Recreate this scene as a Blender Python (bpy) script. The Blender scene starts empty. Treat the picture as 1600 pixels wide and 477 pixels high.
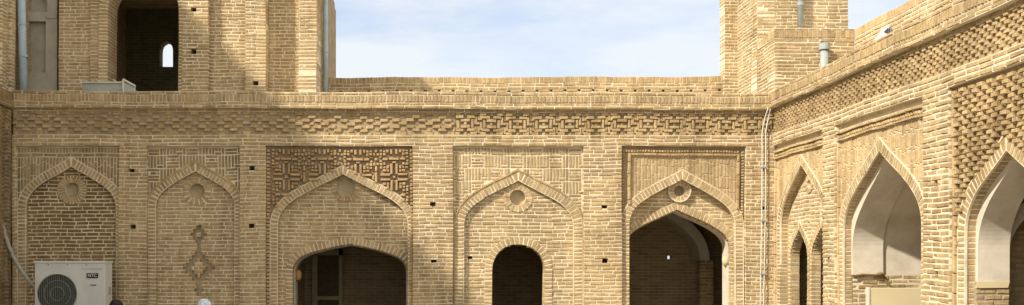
import bpy, bmesh, math, random
from mathutils import Vector
random.seed(7)
R = math.radians
SC = bpy.context.scene
COL = SC.collection

# ------------------------------------------------------------------ camera
CZ = 2.1                                   # eye height
cam_d = bpy.data.cameras.new('camera'); cam = bpy.data.objects.new('camera', cam_d); COL.objects.link(cam)
cam.location = (0, 0, CZ); cam.rotation_euler = (R(90), 0, 0)
cam_d.sensor_width = 36; cam_d.lens = 1550/1600*36
cam_d.shift_x = (800-675)/1600; cam_d.shift_y = (405-238.5)/1600
cam_d.clip_start = .1; cam_d.clip_end = 3000
SC.camera = cam

# ------------------------------------------------------------------ light
SUN = Vector((0.65, 0.42, -0.66)).normalized()
sd = bpy.data.lights.new('sun', 'SUN'); so = bpy.data.objects.new('sun', sd); COL.objects.link(so)
sd.energy = 3.1; sd.angle = R(2.0); sd.color = (1, .93, .80)
so.rotation_euler = SUN.to_track_quat('-Z', 'Y').to_euler()
w = bpy.data.worlds.new('World'); SC.world = w; w.use_nodes = True
nt = w.node_tree; N = nt.nodes; Lk = nt.links
bg = N['Background']
sky = N.new('ShaderNodeTexSky'); sky.sky_type = 'NISHITA'; sky.sun_disc = False
sky.sun_elevation = math.asin(-SUN.z); sky.sun_rotation = math.atan2(-SUN.x, -SUN.y)
sky.altitude = 900; sky.dust_density = 1.5
tc = N.new('ShaderNodeTexCoord'); mp = N.new('ShaderNodeMapping'); mp.inputs['Scale'].default_value = (1.6, 1.6, 5.5)
mp.inputs['Location'].default_value = (0.9, 0.2, 0.15)
nz = N.new('ShaderNodeTexNoise'); nz.inputs['Scale'].default_value = 2.6; nz.inputs['Detail'].default_value = 9; nz.inputs['Roughness'].default_value = .6
rp = N.new('ShaderNodeValToRGB'); rp.color_ramp.elements[0].position = .30; rp.color_ramp.elements[1].position = .56
rp.color_ramp.elements[0].color = (.40, .40, .40, 1); rp.color_ramp.elements[1].color = (.95, .95, .95, 1)
mx = N.new('ShaderNodeMix'); mx.data_type = 'RGBA'
mx.inputs[7].default_value = (2.6, 2.74, 2.86, 1)
Lk.new(tc.outputs['Generated'], mp.inputs['Vector']); Lk.new(mp.outputs[0], nz.inputs['Vector'])
Lk.new(nz.outputs['Fac'], rp.inputs['Fac'])
sp = N.new('ShaderNodeSeparateXYZ'); Lk.new(tc.outputs['Generated'], sp.inputs[0])      # cloud bank to the north, thinned overhead under the veil
mr = N.new('ShaderNodeMapRange'); mr.inputs[1].default_value = -.1; mr.inputs[2].default_value = .7; mr.inputs[3].default_value = .12; mr.inputs[4].default_value = 1
Lk.new(sp.outputs[1], mr.inputs[0])
mm = N.new('ShaderNodeMath'); mm.operation = 'MULTIPLY'; Lk.new(rp.outputs['Color'], mm.inputs[0]); Lk.new(mr.outputs[0], mm.inputs[1]); Lk.new(mm.outputs[0], mx.inputs[0])
tn = N.new('ShaderNodeMix'); tn.data_type = 'RGBA'; tn.blend_type = 'MULTIPLY'; tn.inputs[0].default_value = 1
tn.inputs[7].default_value = (.56, .54, .57, 1); Lk.new(sky.outputs[0], tn.inputs[6]); Lk.new(tn.outputs[2], mx.inputs[6])
m2 = N.new('ShaderNodeMapRange'); m2.inputs[1].default_value = .82; m2.inputs[2].default_value = .25; m2.inputs[3].default_value = 0; m2.inputs[4].default_value = 1
Lk.new(sp.outputs[1], m2.inputs[0])                                  # bright veil added to the sky out of view to lift the shaded walls
vm = N.new('ShaderNodeMix'); vm.data_type = 'RGBA'; vm.inputs[7].default_value = (3.85, 3.75, 3.55, 1)
Lk.new(m2.outputs[0], vm.inputs[0]); Lk.new(mx.outputs[2], vm.inputs[6]); Lk.new(vm.outputs[2], bg.inputs['Color'])
bg.inputs['Strength'].default_value = .15
vs = SC.view_settings
SC.display_settings.display_device = 'sRGB'
vs.view_transform = 'Standard'; vs.look = 'None'; vs.exposure = 1.2; vs.gamma = 1; vs.use_curve_mapping = False
SC.render.engine = 'CYCLES'

# ------------------------------------------------------------------ materials
def newmat(name, rough=.9, spec=.2):
    m = bpy.data.materials.new(name); m.use_nodes = True
    b = m.node_tree.nodes['Principled BSDF']; b.inputs['Roughness'].default_value = rough
    b.inputs['Specular IOR Level'].default_value = spec
    return m, m.node_tree.nodes, m.node_tree.links, b
def noise(N_, L_, vec, scale, detail=4, rough=.55):
    n = N_.new('ShaderNodeTexNoise'); n.inputs['Scale'].default_value = scale
    n.inputs['Detail'].default_value = detail; n.inputs['Roughness'].default_value = rough
    L_.new(vec, n.inputs['Vector']); return n.outputs['Fac']
def ramp(N_, L_, fac, stops):
    r = N_.new('ShaderNodeValToRGB'); e = r.color_ramp.elements
    while len(e) < len(stops): e.new(.5)
    for i, (p, c) in enumerate(stops): e[i].position = p; e[i].color = (*c, 1)
    L_.new(fac, r.inputs['Fac']); return r.outputs['Color']
def mul(N_, L_, a, b, fac=1):
    m = N_.new('ShaderNodeMix'); m.data_type = 'RGBA'; m.blend_type = 'MULTIPLY'; m.inputs[0].default_value = fac
    L_.new(a, m.inputs[6]); L_.new(b, m.inputs[7]); return m.outputs[2]
def bump(N_, L_, b, h, strength, dist):
    n = N_.new('ShaderNodeBump'); n.inputs['Strength'].default_value = strength; n.inputs['Distance'].default_value = dist
    L_.new(h, n.inputs['Height']); L_.new(n.outputs[0], b.inputs['Normal'])

def brick_mat(name, tones, dirt=.72):
    m, n, l, b = newmat(name)
    g = n.new('ShaderNodeNewGeometry'); tcn = n.new('ShaderNodeTexCoord'); ob = g.outputs['Position']
    k = len(tones); av = [sum(t[q] for t in tones)/k for q in range(3)]
    c = ramp(n, l, g.outputs['Random Per Island'], [(i/(k-1), tuple((av[q]*.35+t[q]*.65)*(1.0, .99, .955)[q] for q in range(3))) for i, t in enumerate(tones)])
    big = ramp(n, l, noise(n, l, ob, 1.3, 6, .65), [(.32, (dirt, dirt*.97, dirt*.92)), (.62, (1.06, 1.04, 1.0))])
    mid = ramp(n, l, noise(n, l, ob, 14, 5, .7), [(.3, (.78, .76, .72)), (.66, (1.1, 1.1, 1.08))])
    mpn = n.new('ShaderNodeMapping'); mpn.inputs['Scale'].default_value = (5, 5, .45); l.new(ob, mpn.inputs['Vector'])
    streak = ramp(n, l, noise(n, l, mpn.outputs[0], 1.4, 5, .6), [(.34, (.74, .70, .64)), (.5, (1, 1, 1)), (.72, (1.08, 1.07, 1.05))])
    c = mul(n, l, c, big); c = mul(n, l, c, mid); c = mul(n, l, c, streak)
    l.new(c, b.inputs['Base Color'])
    bump(n, l, b, noise(n, l, ob, 55, 5, .7), .9, .012)
    return m
T_ = [(.40,.29,.15),(.47,.35,.19),(.46,.35,.205), (.52,.41,.26), (.39,.28,.155), (.56,.45,.285), (.44,.32,.18), (.50,.40,.26), (.36,.26,.15), (.54,.42,.25)]
M_BRICK = brick_mat('buff_brick', T_)
M_PALE = brick_mat('pale_buff_brick', [(min(.62, a*1.12), b_*1.13, c*1.17) for a, b_, c in T_], .8)
M_TERRA = brick_mat('brown_ornamental_brick', [(.47,.34,.20), (.40,.28,.16), (.53,.40,.25), (.43,.31,.18)], .75)
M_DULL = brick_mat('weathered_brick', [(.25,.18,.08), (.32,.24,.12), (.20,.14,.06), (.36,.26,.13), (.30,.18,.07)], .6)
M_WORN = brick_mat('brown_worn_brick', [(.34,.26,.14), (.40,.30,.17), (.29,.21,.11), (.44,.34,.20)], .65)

def rough_mat(name, c0, c1, scale=6, bs=.5, bd=.01, rough=.9, fine=60):
    m, n, l, b = newmat(name, rough)
    g = n.new('ShaderNodeNewGeometry'); ob = g.outputs['Position']
    c = ramp(n, l, noise(n, l, ob, scale, 6, .65), [(.3, c0), (.68, c1)])
    l.new(c, b.inputs['Base Color']); bump(n, l, b, noise(n, l, ob, fine, 5, .7), bs, bd)
    return m
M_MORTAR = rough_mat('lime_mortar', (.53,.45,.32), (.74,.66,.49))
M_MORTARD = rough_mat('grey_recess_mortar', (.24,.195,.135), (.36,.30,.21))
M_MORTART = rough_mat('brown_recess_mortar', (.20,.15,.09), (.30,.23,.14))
M_CLAY = rough_mat('dusty_clay_infill', (.27,.21,.13), (.38,.30,.19), 5, .8, .012)
M_SAND = rough_mat('sandy_recess_render', (.36,.29,.18), (.48,.39,.25), 9, .8, .012)
M_PLASTER = rough_mat('white_plaster', (.46,.40,.31), (.66,.59,.49), 2.6, .35, .006)
M_GREYPL = rough_mat('grey_plaster', (.30,.27,.21), (.42,.38,.31), 3, .25, .006)
M_CREAM = rough_mat('cream_paint', (.56,.47,.29), (.62,.53,.33), 2.5, .1, .003, .6)
M_ZINC = rough_mat('galvanised_metal', (.24,.27,.26), (.34,.37,.36), 8, .1, .002, .45)
M_BLUEZ = rough_mat('blue_grey_painted_pipe', (.26,.34,.40), (.38,.46,.51), 5, .1, .002, .5)
M_WHITE = rough_mat('white_enamel', (.50,.50,.47), (.60,.60,.57), 3, .05, .002, .45)
M_DARK = rough_mat('dark_grille', (.035,.038,.033), (.06,.065,.055), 9, .1, .002, .6)
M_BLACK = rough_mat('black_label', (.012,.012,.012), (.02,.02,.02), 9, .1, .002, .5)
M_CABLE = rough_mat('white_cable_sheath', (.50,.48,.42), (.62,.60,.54), 9, .1, .002, .5)
M_HOSE = rough_mat('grey_hose_wrap', (.27,.25,.20), (.38,.35,.29), 15, .3, .004, .8)
M_WOOD = rough_mat('dark_door_wood', (.05,.035,.02), (.10,.07,.04), 12, .3, .004, .7)
M_FRAME = rough_mat('olive_frame_wood', (.22,.19,.10), (.33,.28,.16), 12, .3, .004, .7)
M_IMP = rough_mat('orange_stained_wood', (.30,.16,.05), (.40,.23,.09), 20, .3, .004, .6)
M_STONE = rough_mat('yellow_impost', (.42,.36,.20), (.55,.47,.28), 20, .3, .004, .8)
M_ROOF = rough_mat('mud_roof', (.30,.24,.16), (.38,.31,.21), 2, .5, .01)
M_SKIN = rough_mat('skin', (.42,.26,.17), (.48,.30,.20), 8, .1, .002, .6)
M_HAIR = rough_mat('black_hair', (.010,.009,.008), (.022,.02,.018), 60, .5, .004, .6)
M_SCARF = rough_mat('pale_blue_patterned_cloth', (.28,.36,.42), (.78,.82,.84), 22, .3, .004, .9)
M_COATD = rough_mat('dark_green_cloth', (.03,.04,.035), (.06,.07,.06), 10, .3, .004, .9)
M_COATL = rough_mat('grey_cloth', (.22,.23,.25), (.32,.33,.35), 10, .3, .004, .9)
M_TROU = rough_mat('dark_trousers', (.03,.03,.035), (.05,.05,.06), 10, .3, .004, .9)

def flatbrick(name, axis, c1, c2, mo):
    m, n, l, b = newmat(name)
    g = n.new('ShaderNodeNewGeometry'); s = n.new('ShaderNodeSeparateXYZ'); c = n.new('ShaderNodeCombineXYZ')
    l.new(g.outputs['Position'], s.inputs[0]); l.new(s.outputs[axis], c.inputs[0]); l.new(s.outputs[2], c.inputs[1])
    t = n.new('ShaderNodeTexBrick'); t.inputs['Scale'].default_value = 1; t.inputs['Brick Width'].default_value = .21
    t.inputs['Row Height'].default_value = .0585; t.inputs['Mortar Size'].default_value = .007
    t.inputs['Color1'].default_value = (*c1, 1); t.inputs['Color2'].default_value = (*c2, 1); t.inputs['Mortar'].default_value = (*mo, 1)
    l.new(c.outputs[0], t.inputs['Vector'])
    v = ramp(n, l, noise(n, l, g.outputs['Position'], 4, 6, .7), [(.3, (.7,.7,.68)), (.7, (1.05,1.05,1.05))])
    l.new(mul(n, l, t.outputs['Color'], v), b.inputs['Base Color'])
    inv = n.new('ShaderNodeMath'); inv.operation = 'SUBTRACT'; inv.inputs[0].default_value = 1; l.new(t.outputs['Fac'], inv.inputs[1])
    bump(n, l, b, inv.outputs[0], .8, .01)
    return m
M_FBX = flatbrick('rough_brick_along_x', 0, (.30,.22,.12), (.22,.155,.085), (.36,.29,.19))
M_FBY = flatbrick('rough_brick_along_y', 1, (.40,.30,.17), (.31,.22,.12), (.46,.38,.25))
M_FBG = flatbrick('dark_green_brick', 0, (.13,.12,.06), (.10,.09,.045), (.17,.16,.09))  # much darker and greener than the other inner wall bricks

def ground_mat():
    m, n, l, b = newmat('stone_paving')
    g = n.new('ShaderNodeNewGeometry')
    t = n.new('ShaderNodeTexBrick'); t.inputs['Scale'].default_value = 1; t.inputs['Brick Width'].default_value = .6
    t.inputs['Row Height'].default_value = .4; t.inputs['Mortar Size'].default_value = .01
    t.inputs['Color1'].default_value = (.40,.36,.28,1); t.inputs['Color2'].default_value = (.33,.29,.23,1); t.inputs['Mortar'].default_value = (.2,.18,.14,1)
    l.new(g.outputs['Position'], t.inputs['Vector'])
    v = ramp(n, l, noise(n, l, g.outputs['Position'], 3, 6, .7), [(.3, (.75,.75,.75)), (.7, (1.05,1.05,1.05))])
    l.new(mul(n, l, t.outputs['Color'], v), b.inputs['Base Color']); return m
M_GROUND = ground_mat()

# ------------------------------------------------------------------ mesh helpers
def sm(x): x = max(0, min(1, x)); return x*x*(3-2*x)
class Fr:
    """wall frame: u to the right along the wall, v above eye level, w into the wall"""
    def __init__(s, O, U, W, wob=.006, slope=0):
        s.O, s.U, s.W = Vector(O), Vector(U), Vector(W); s.wob = wob; s.slope = slope
    def __call__(s, u, v, w):
        a = s.wob
        du = a*.8*math.sin(v*2.7+u*.6) ; dv = a*(math.sin(u*2.1+.7*v)+.6*math.sin(u*5.3+1.1*v+2)+.35*math.sin(u*11.7+v*3))
        dw = a*.7*math.sin(u*1.7+v*1.9)
        dv += -s.slope*u*sm((v-1.8)/.5)
        return s.O + s.U*(u+du) + s.W*(w+dw) + Vector((0, 0, CZ+v+dv))
    def off(s, w): return Fr(s.O + s.W*w, s.U, s.W, s.wob, s.slope)
BACK = Fr((0, 15.5, 0), (1,0,0), (0,1,0), slope=.0034)
RIGHT = Fr((5.30, 0, 0), (0,-1,0), (1,0,0))
LEFT = Fr((-6.57, 0, 0), (0,1,0), (-1,0,0))

class MB:
    def __init__(s): s.v = []; s.f = []; s.m = []
    def add(s, vs_, fs, mi=0):
        k = len(s.v); s.v += [tuple(p) for p in vs_]
        for f in fs: s.f.append(tuple(k+i for i in f)); s.m.append(mi)
    def brick(s, fr, pts, wf, wb, c=.005, mi=0, jit=.0028, jw=.004):
        """pts: 4 corners counter-clockwise in (u,v); chamfered front, slightly irregular"""
        wf = wf + random.uniform(-jw, jw)
        tilt = [random.uniform(-.002, .002) for _ in range(4)]
        pts = [(p[0]+random.uniform(-jit, jit), p[1]+random.uniform(-jit, jit)) for p in pts]
        cx = sum(p[0] for p in pts)/4; cy = sum(p[1] for p in pts)/4
        def ins(p):
            dx, dy = cx-p[0], cy-p[1]; L = math.hypot(dx, dy) or 1
            # inset by c along both directions
            return (p[0]+math.copysign(min(c, abs(dx)*.4), dx) if abs(dx) > 1e-6 else p[0],
                    p[1]+math.copysign(min(c, abs(dy)*.4), dy) if abs(dy) > 1e-6 else p[1])
        a = [fr(*ins(p), wf+tilt[i]) for i, p in enumerate(pts)]
        b = [fr(p[0], p[1], wf+c+.001) for p in pts]
        d = [fr(p[0], p[1], wb) for p in pts]
        fs = [(0,1,2,3)]
        for i in range(4):
            j = (i+1) % 4
            fs.append((i, 4+i, 4+j, j)); fs.append((4+i, 8+i, 8+j, 4+j))
        s.add(a+b+d, fs, mi)
    def rect(s, fr, u0, u1, v0, v1, wf, wb, **k):
        s.brick(fr, [(u0,v0),(u1,v0),(u1,v1),(u0,v1)], wf, wb, **k)
    def quadbox(s, fr, pts, wf, wb, mi=1):
        a = [fr(*p, wf) for p in pts]; d = [fr(*p, wb) for p in pts]
        fs = [(0,1,2,3), (7,6,5,4)]
        for i in range(4):
            j = (i+1) % 4; fs.append((i, 4+i, 4+j, j))
        s.add(a+d, fs, mi)
    def box(s, fr, u0, u1, v0, v1, wf, wb, mi=1, n=None):
        n = n or max(1, int((u1-u0)/.45))
        for i in range(n):
            a = u0+(u1-u0)*i/n; b = u0+(u1-u0)*(i+1)/n
            s.quadbox(fr, [(a,v0),(b,v0),(b,v1),(a,v1)], wf, wb, mi)
    def wbox(s, x0, x1, y0, y1, z0, z1, mi=0):
        p = [(x,y,z) for z in (z0,z1) for x,y in ((x0,y0),(x1,y0),(x1,y1),(x0,y1))]
        s.add([Vector(q) for q in p], [(3,2,1,0),(4,5,6,7),(0,1,5,4),(1,2,6,5),(2,3,7,6),(3,0,4,7)], mi)
    def tube(s, path, r, n=10, mi=0, cap=True):
        path = [Vector(p) for p in path]; k0 = len(s.v); up = Vector((0,0,1))
        rs = r if isinstance(r, (list, tuple)) else [r]*len(path)
        vs_ = []; fs = []
        for i, p in enumerate(path):
            d = (path[min(i+1, len(path)-1)]-path[max(i-1, 0)]).normalized()
            a = d.cross(up if abs(d.z) < .9 else Vector((0,1,0))).normalized(); b = d.cross(a)
            for j in range(n):
                t = 2*math.pi*j/n; vs_.append(p+(a*math.cos(t)+b*math.sin(t))*rs[i])
        for i in range(len(path)-1):
            for j in range(n):
                fs.append((i*n+j, i*n+(j+1)%n, (i+1)*n+(j+1)%n, (i+1)*n+j))
        if cap:
            fs.append(tuple(range(n))[::-1]); fs.append(tuple((len(path)-1)*n+j for j in range(n)))
        s.add(vs_, fs, mi)
    def build(s, name, mats, parent=None, smooth=False, label=None):
        me = bpy.data.meshes.new(name); me.from_pydata(s.v, [], s.f)
        if not isinstance(mats, (list, tuple)): mats = [mats]
        for m in mats: me.materials.append(m)
        me.polygons.foreach_set('material_index', [min(x, len(mats)-1) for x in s.m])
        if smooth: me.polygons.foreach_set('use_smooth', [True]*len(s.f))
        me.update()
        o = bpy.data.objects.new(name, me); COL.objects.link(o)
        if parent:
            o.parent = parent; o.matrix_parent_inverse = parent_inv(parent)
        if label: o['label'] = label
        return o
def parent_inv(p):
    from mathutils import Matrix
    m = Matrix.Translation(p.location); q = p
    while q.parent is not None: q = q.parent; m = Matrix.Translation(q.location) @ m
    return m.inverted() if p.type == 'EMPTY' else Matrix.Identity(4)
def thing(name, loc, label, cat, group=None):
    o = bpy.data.objects.new(name, None); COL.objects.link(o); o.location = loc
    o.empty_display_size = .2; o['label'] = label; o['category'] = cat
    if group: o['group'] = group
    return o
def tag(o, label=None, cat=None, group=None, kind=None):
    for k, v in (('label', label), ('category', cat), ('group', group), ('kind', kind)):
        if v: o[k] = v
    return o

# ------------------------------------------------------------------ arches and wall fields
CR = .0585
class Arch:
    """pointed arch, cu centre, hw half-width, vb bottom, vsp springing, va apex"""
    def __init__(s, cu, hw, vb, vsp, va, k1=.48, k2=(.5, .66), shift=0, th=.12):
        s.cu, s.hw, s.vb, s.vsp, s.va = cu, hw, vb, vsp, va
        P = [(hw, vsp), (hw, vsp+k1*(va-vsp)), (hw*k2[0], vsp+k2[1]*(va-vsp)), (0, va)]
        pts = [(hw, vb)]
        for i in range(25):
            t = i/24; c = ((1-t)**3, 3*t*(1-t)**2, 3*t*t*(1-t), t**3)
            pts.append((sum(a*p[0] for a, p in zip(c, P)), sum(a*p[1] for a, p in zip(c, P))))
        s.pts = pts; s.shift = shift
        s.out = s.offset(th); s.th = th
    def offset(s, d):
        P = s.pts; n = len(P); out = []
        for i, p in enumerate(P):
            a = P[max(i-1, 0)]; b = P[min(i+1, n-1)]
            tx, ty = b[0]-a[0], b[1]-a[1]; L = math.hypot(tx, ty); nx, ny = ty/L, -tx/L
            if i == n-1:
                a = P[i-1]; tx, ty = p[0]-a[0], p[1]-a[1]; L = math.hypot(tx, ty); nx, ny = ty/L, -tx/L
                out.append((0, p[1]+d/max(ny, .72))); continue
            q = (p[0]+nx*d, p[1]+ny*d)
            out.append((max(q[0], 0), q[1]))
        for i in range(1, len(out)):                                   # keep it monotone
            out[i] = (min(out[i][0], out[i-1][0]), max(out[i][1], out[i-1][1]))
        return out
    def half(s, v, outer=False):
        P = s.out if outer else s.pts
        if v >= P[-1][1]: return 0
        if v <= P[0][1]: return P[0][0]
        for a, b in zip(P, P[1:]):
            if a[1] <= v <= b[1]:
                t = (v-a[1])/max(b[1]-a[1], 1e-9); return a[0]+(b[0]-a[0])*t
        return 0
    def top(s, u, outer=True):
        P = s.out if outer else s.pts; x = abs(u-s.cu)
        if x >= P[0][0]: return s.vb
        for a, b in zip(P, P[1:]):
            if b[0] <= x <= a[0]:
                t = (a[0]-x)/max(a[0]-b[0], 1e-9); return a[1]+(b[1]-a[1])*t
        return P[-1][1]
    def cut(s, outer=False):
        def f(v):
            h = s.half(v, outer)
            return (s.cu-h, s.cu+h) if h > 0 else None
        return f
    def inside(s, u, v, outer=True): return abs(u-s.cu) < s.half(v, outer)
    def ring(s, mb, fr, wf, wb, pitch=.056, d0=0, d1=None, legs=True, mort=.006, v_from=None):
        d1 = s.th if d1 is None else d1
        A = s.offset(d0) if d0 else s.pts; B = s.offset(d1)
        # cumulative length over inner line
        S = [0]
        for a, b in zip(A, A[1:]): S.append(S[-1]+math.hypot(b[0]-a[0], b[1]-a[1]))
        def at(P, x):
            x = max(0, min(S[-1], x))
            for i in range(len(S)-1):
                if S[i] <= x <= S[i+1]:
                    t = (x-S[i])/max(S[i+1]-S[i], 1e-9)
                    return (P[i][0]+(P[i+1][0]-P[i][0])*t, P[i][1]+(P[i+1][1]-P[i][1])*t)
            return P[-1]
        n = int(S[-1]/pitch); g = .0085
        for sgn in (1, -1):
            for i in range(n):
                a, b = S[-1]*i/n, S[-1]*(i+1)/n
                i0, i1, o0, o1 = at(A, a+g), at(A, b-g), at(B, a+g), at(B, b-g)
                if v_from is not None and i0[1] < v_from: continue
                e = .004
                q = [(s.cu+sgn*p[0], p[1]) for p in (i0, o0, o1, i1)]
                if sgn < 0: q = q[::-1]
                mb.brick(fr, q, wf, wb, jw=.003, jit=.002)
                i0, i1, o0, o1 = at(A, a), at(A, b), at(B, a), at(B, b)
                f_ = lambda p, o_: (p[0]+(o_[0]-p[0])*.04, p[1]+(o_[1]-p[1])*.04)
                q = [(s.cu+sgn*p[0], p[1]) for p in (f_(i0, o0), o0, o1, f_(i1, o1))]
                if sgn < 0: q = q[::-1]
                mb.quadbox(fr, q, wf+mort, wb, 1)
    def band(s, mb, fr, d0, d1, wf, wb, mi=0, v_from=None):
        """smooth band of plaster following the curve between two offsets"""
        A = s.offset(d0) if d0 else s.pts; B = s.offset(d1)
        for sgn in (1, -1):
            for i in range(len(A)-1):
                if v_from is not None and A[i+1][1] <= v_from: continue
                a0, a1, b0, b1 = A[i], A[i+1], B[i], B[i+1]
                if v_from is not None and a0[1] < v_from:
                    a0 = (a0[0], v_from); b0 = (b0[0], v_from)
                q = [(s.cu+sgn*p[0], p[1]) for p in (a0, b0, b1, a1)]
                if sgn < 0: q = q[::-1]
                mb.quadbox(fr, q, wf, wb, mi)

def circ(cu, cv, r):
    def f(v):
        d = r*r-(v-cv)**2
        return (cu-math.sqrt(d), cu+math.sqrt(d)) if d > 0 else None
    return f
def hole(cu, cv, w_=.085, h=.07):
    def f(v): return (cu-w_/2, cu+w_/2) if abs(v-cv) < h/2 else None
    return f
def ivs(a, b, cuts, v):
    res = [(a, b)]
    for c in cuts:
        q = c(v)
        if not q: continue
        nr = []
        for x, y in res:
            if q[1] <= x or q[0] >= y: nr.append((x, y)); continue
            if q[0] > x: nr.append((x, q[0]))
            if q[1] < y: nr.append((q[1], y))
        res = nr
    return [r for r in res if r[1]-r[0] > .012]
def rows(mb, fr, ua, ub, va, vb, wf, wb, cuts=(), pitch=CR, L=.205, gap=.016, mort=.008, mw=None, back=True, jit=.0028, jw=.004, mi=0, hg=.0080):
    n = max(1, round((vb-va)/pitch)); p = (vb-va)/n
    for i in range(n):
        v0 = va+i*p; v = v0+p/2
        for a, b in ivs(ua, ub, cuts, v):
            x = a; first = True
            while x < b-1e-6:
                l_ = L*random.uniform(.86, 1.08)
                if first: l_ *= (.5 if i % 2 else 1)*random.uniform(.8, 1.05)
                if random.random() < .07: l_ *= .55
                first = False
                if b-(x+l_) < .07: l_ = b-x
                e0 = gap/2 if x > a+1e-6 else .001; e1 = gap/2 if x+l_ < b-1e-6 else .001
                ragged = random.uniform(-.0015, .0025)
                mb.rect(fr, x+e0, x+l_-e1, v0+hg+ragged, v0+p-hg, wf, wb, jit=jit, jw=jw, mi=mi)
                x += l_
        if back:
            for k in range(3):
                vv = v0+p*(k+.5)/3
                for a, b in ivs(ua, ub, cuts, vv):
                    mb.box(fr, a+.002, b-.002, v0+p*k/3, v0+p*(k+1)/3, wf+mort, mw if mw is not None else wb, 1)
def cols(mb, fr, ua, ub, vlow, vb, wf, wb, pw=.052, L=.2, gap=.010, mi=0, jw=.003):
    n = round((ub-ua)/pw); p = (ub-ua)/n
    for i in range(n):
        u = ua+i*p; lo = max(vlow(u+p*.1), vlow(u+p*.9)) if callable(vlow) else vlow
        lo = min(vlow(u+p*.1), vlow(u+p*.9)) if callable(vlow) else lo
        x = vb; first = True
        while x > lo+.015:
            l_ = L*random.uniform(.9, 1.05)*(random.uniform(.3, .9) if first else 1); first = False
            if x-l_-lo < .05: l_ = x-lo
            mb.rect(fr, u+gap*.45, u+p-gap*.45, x-l_+gap/2, x-gap/2, wf, wb, mi=mi, jw=jw, jit=.002)
            x -= l_
def backing(mb, fr, ua, ub, va, vb, wf, wb, cuts=(), step=.02, mi=1):
    n = max(1, int((vb-va)/step)); p = (vb-va)/n
    # merge equal rows
    i = 0
    while i < n:
        cur = ivs(ua, ub, cuts, va+(i+.5)*p); j = i+1
        while j < n and (j-i) < 12 and ivs(ua, ub, cuts, va+(j+.5)*p) == cur: j += 1
        for a, b in cur: mb.box(fr, a, b, va+i*p, va+j*p, wf, wb, mi)
        i = j
def pattern(mb, fr, ua, ub, va, vb, cell, per, items, wf, wb, skip=None, o=(0, 0), k=.82, jw=.004, mi=0, stag=0):
    """repeat a list of (cx, cy, w, h[, dw]) bricks in cell units"""
    nx = int((ub-ua)/cell/per[0])+3; ny = int((vb-va)/cell/per[1])+3
    for j in range(-1, ny):
        for i in range(-1, nx):
            for it in items:
                cx, cy, ww, hh = it[:4]; dw = it[4] if len(it) > 4 else 0
                u = ua+(i*per[0]+cx+o[0]+(j % 2)*stag)*cell; v = va+(j*per[1]+cy+o[1])*cell
                hw_, hh_ = ww*cell/2-(1-k)*cell/2, hh*cell/2-(1-k)*cell/2
                u0, u1, v0, v1 = max(u-hw_, ua), min(u+hw_, ub), max(v-hh_, va), min(v+hh_, vb)
                if u1-u0 < .016 or v1-v0 < .016: continue
                if skip and (skip((u0+u1)/2, (v0+v1)/2)): continue
                mb.rect(fr, u0, u1, v0, v1, wf+dw, wb, jw=jw, mi=mi, jit=.003)

def X(px): return (px-675)/100
def V(py): return (405-py)/100
GV = -CZ                                       # ground level in v

# ------------------------------------------------------------------ setting: ground
g = MB(); g.add([Vector((-900,-900,0)), Vector((900,-900,0)), Vector((900,900,0)), Vector((-900,900,0))], [(0,1,2,3)])
tag(g.build('ground', M_GROUND), kind='structure')

# dense relief of small blocks set in zigzag steps
RELIEF = [(1.0,.5,2.1,1),(2.75,.5,.8,1,.032),(2.75,1.5,2.1,1,.004),(1.0,1.5,.8,1,.032),(1.3,2.5,2.0,1,-.003),(3.0,2.5,.8,1,.03),(3.0,3.5,2.0,1,.003),(1.2,3.5,.8,1,.03)]
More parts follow.
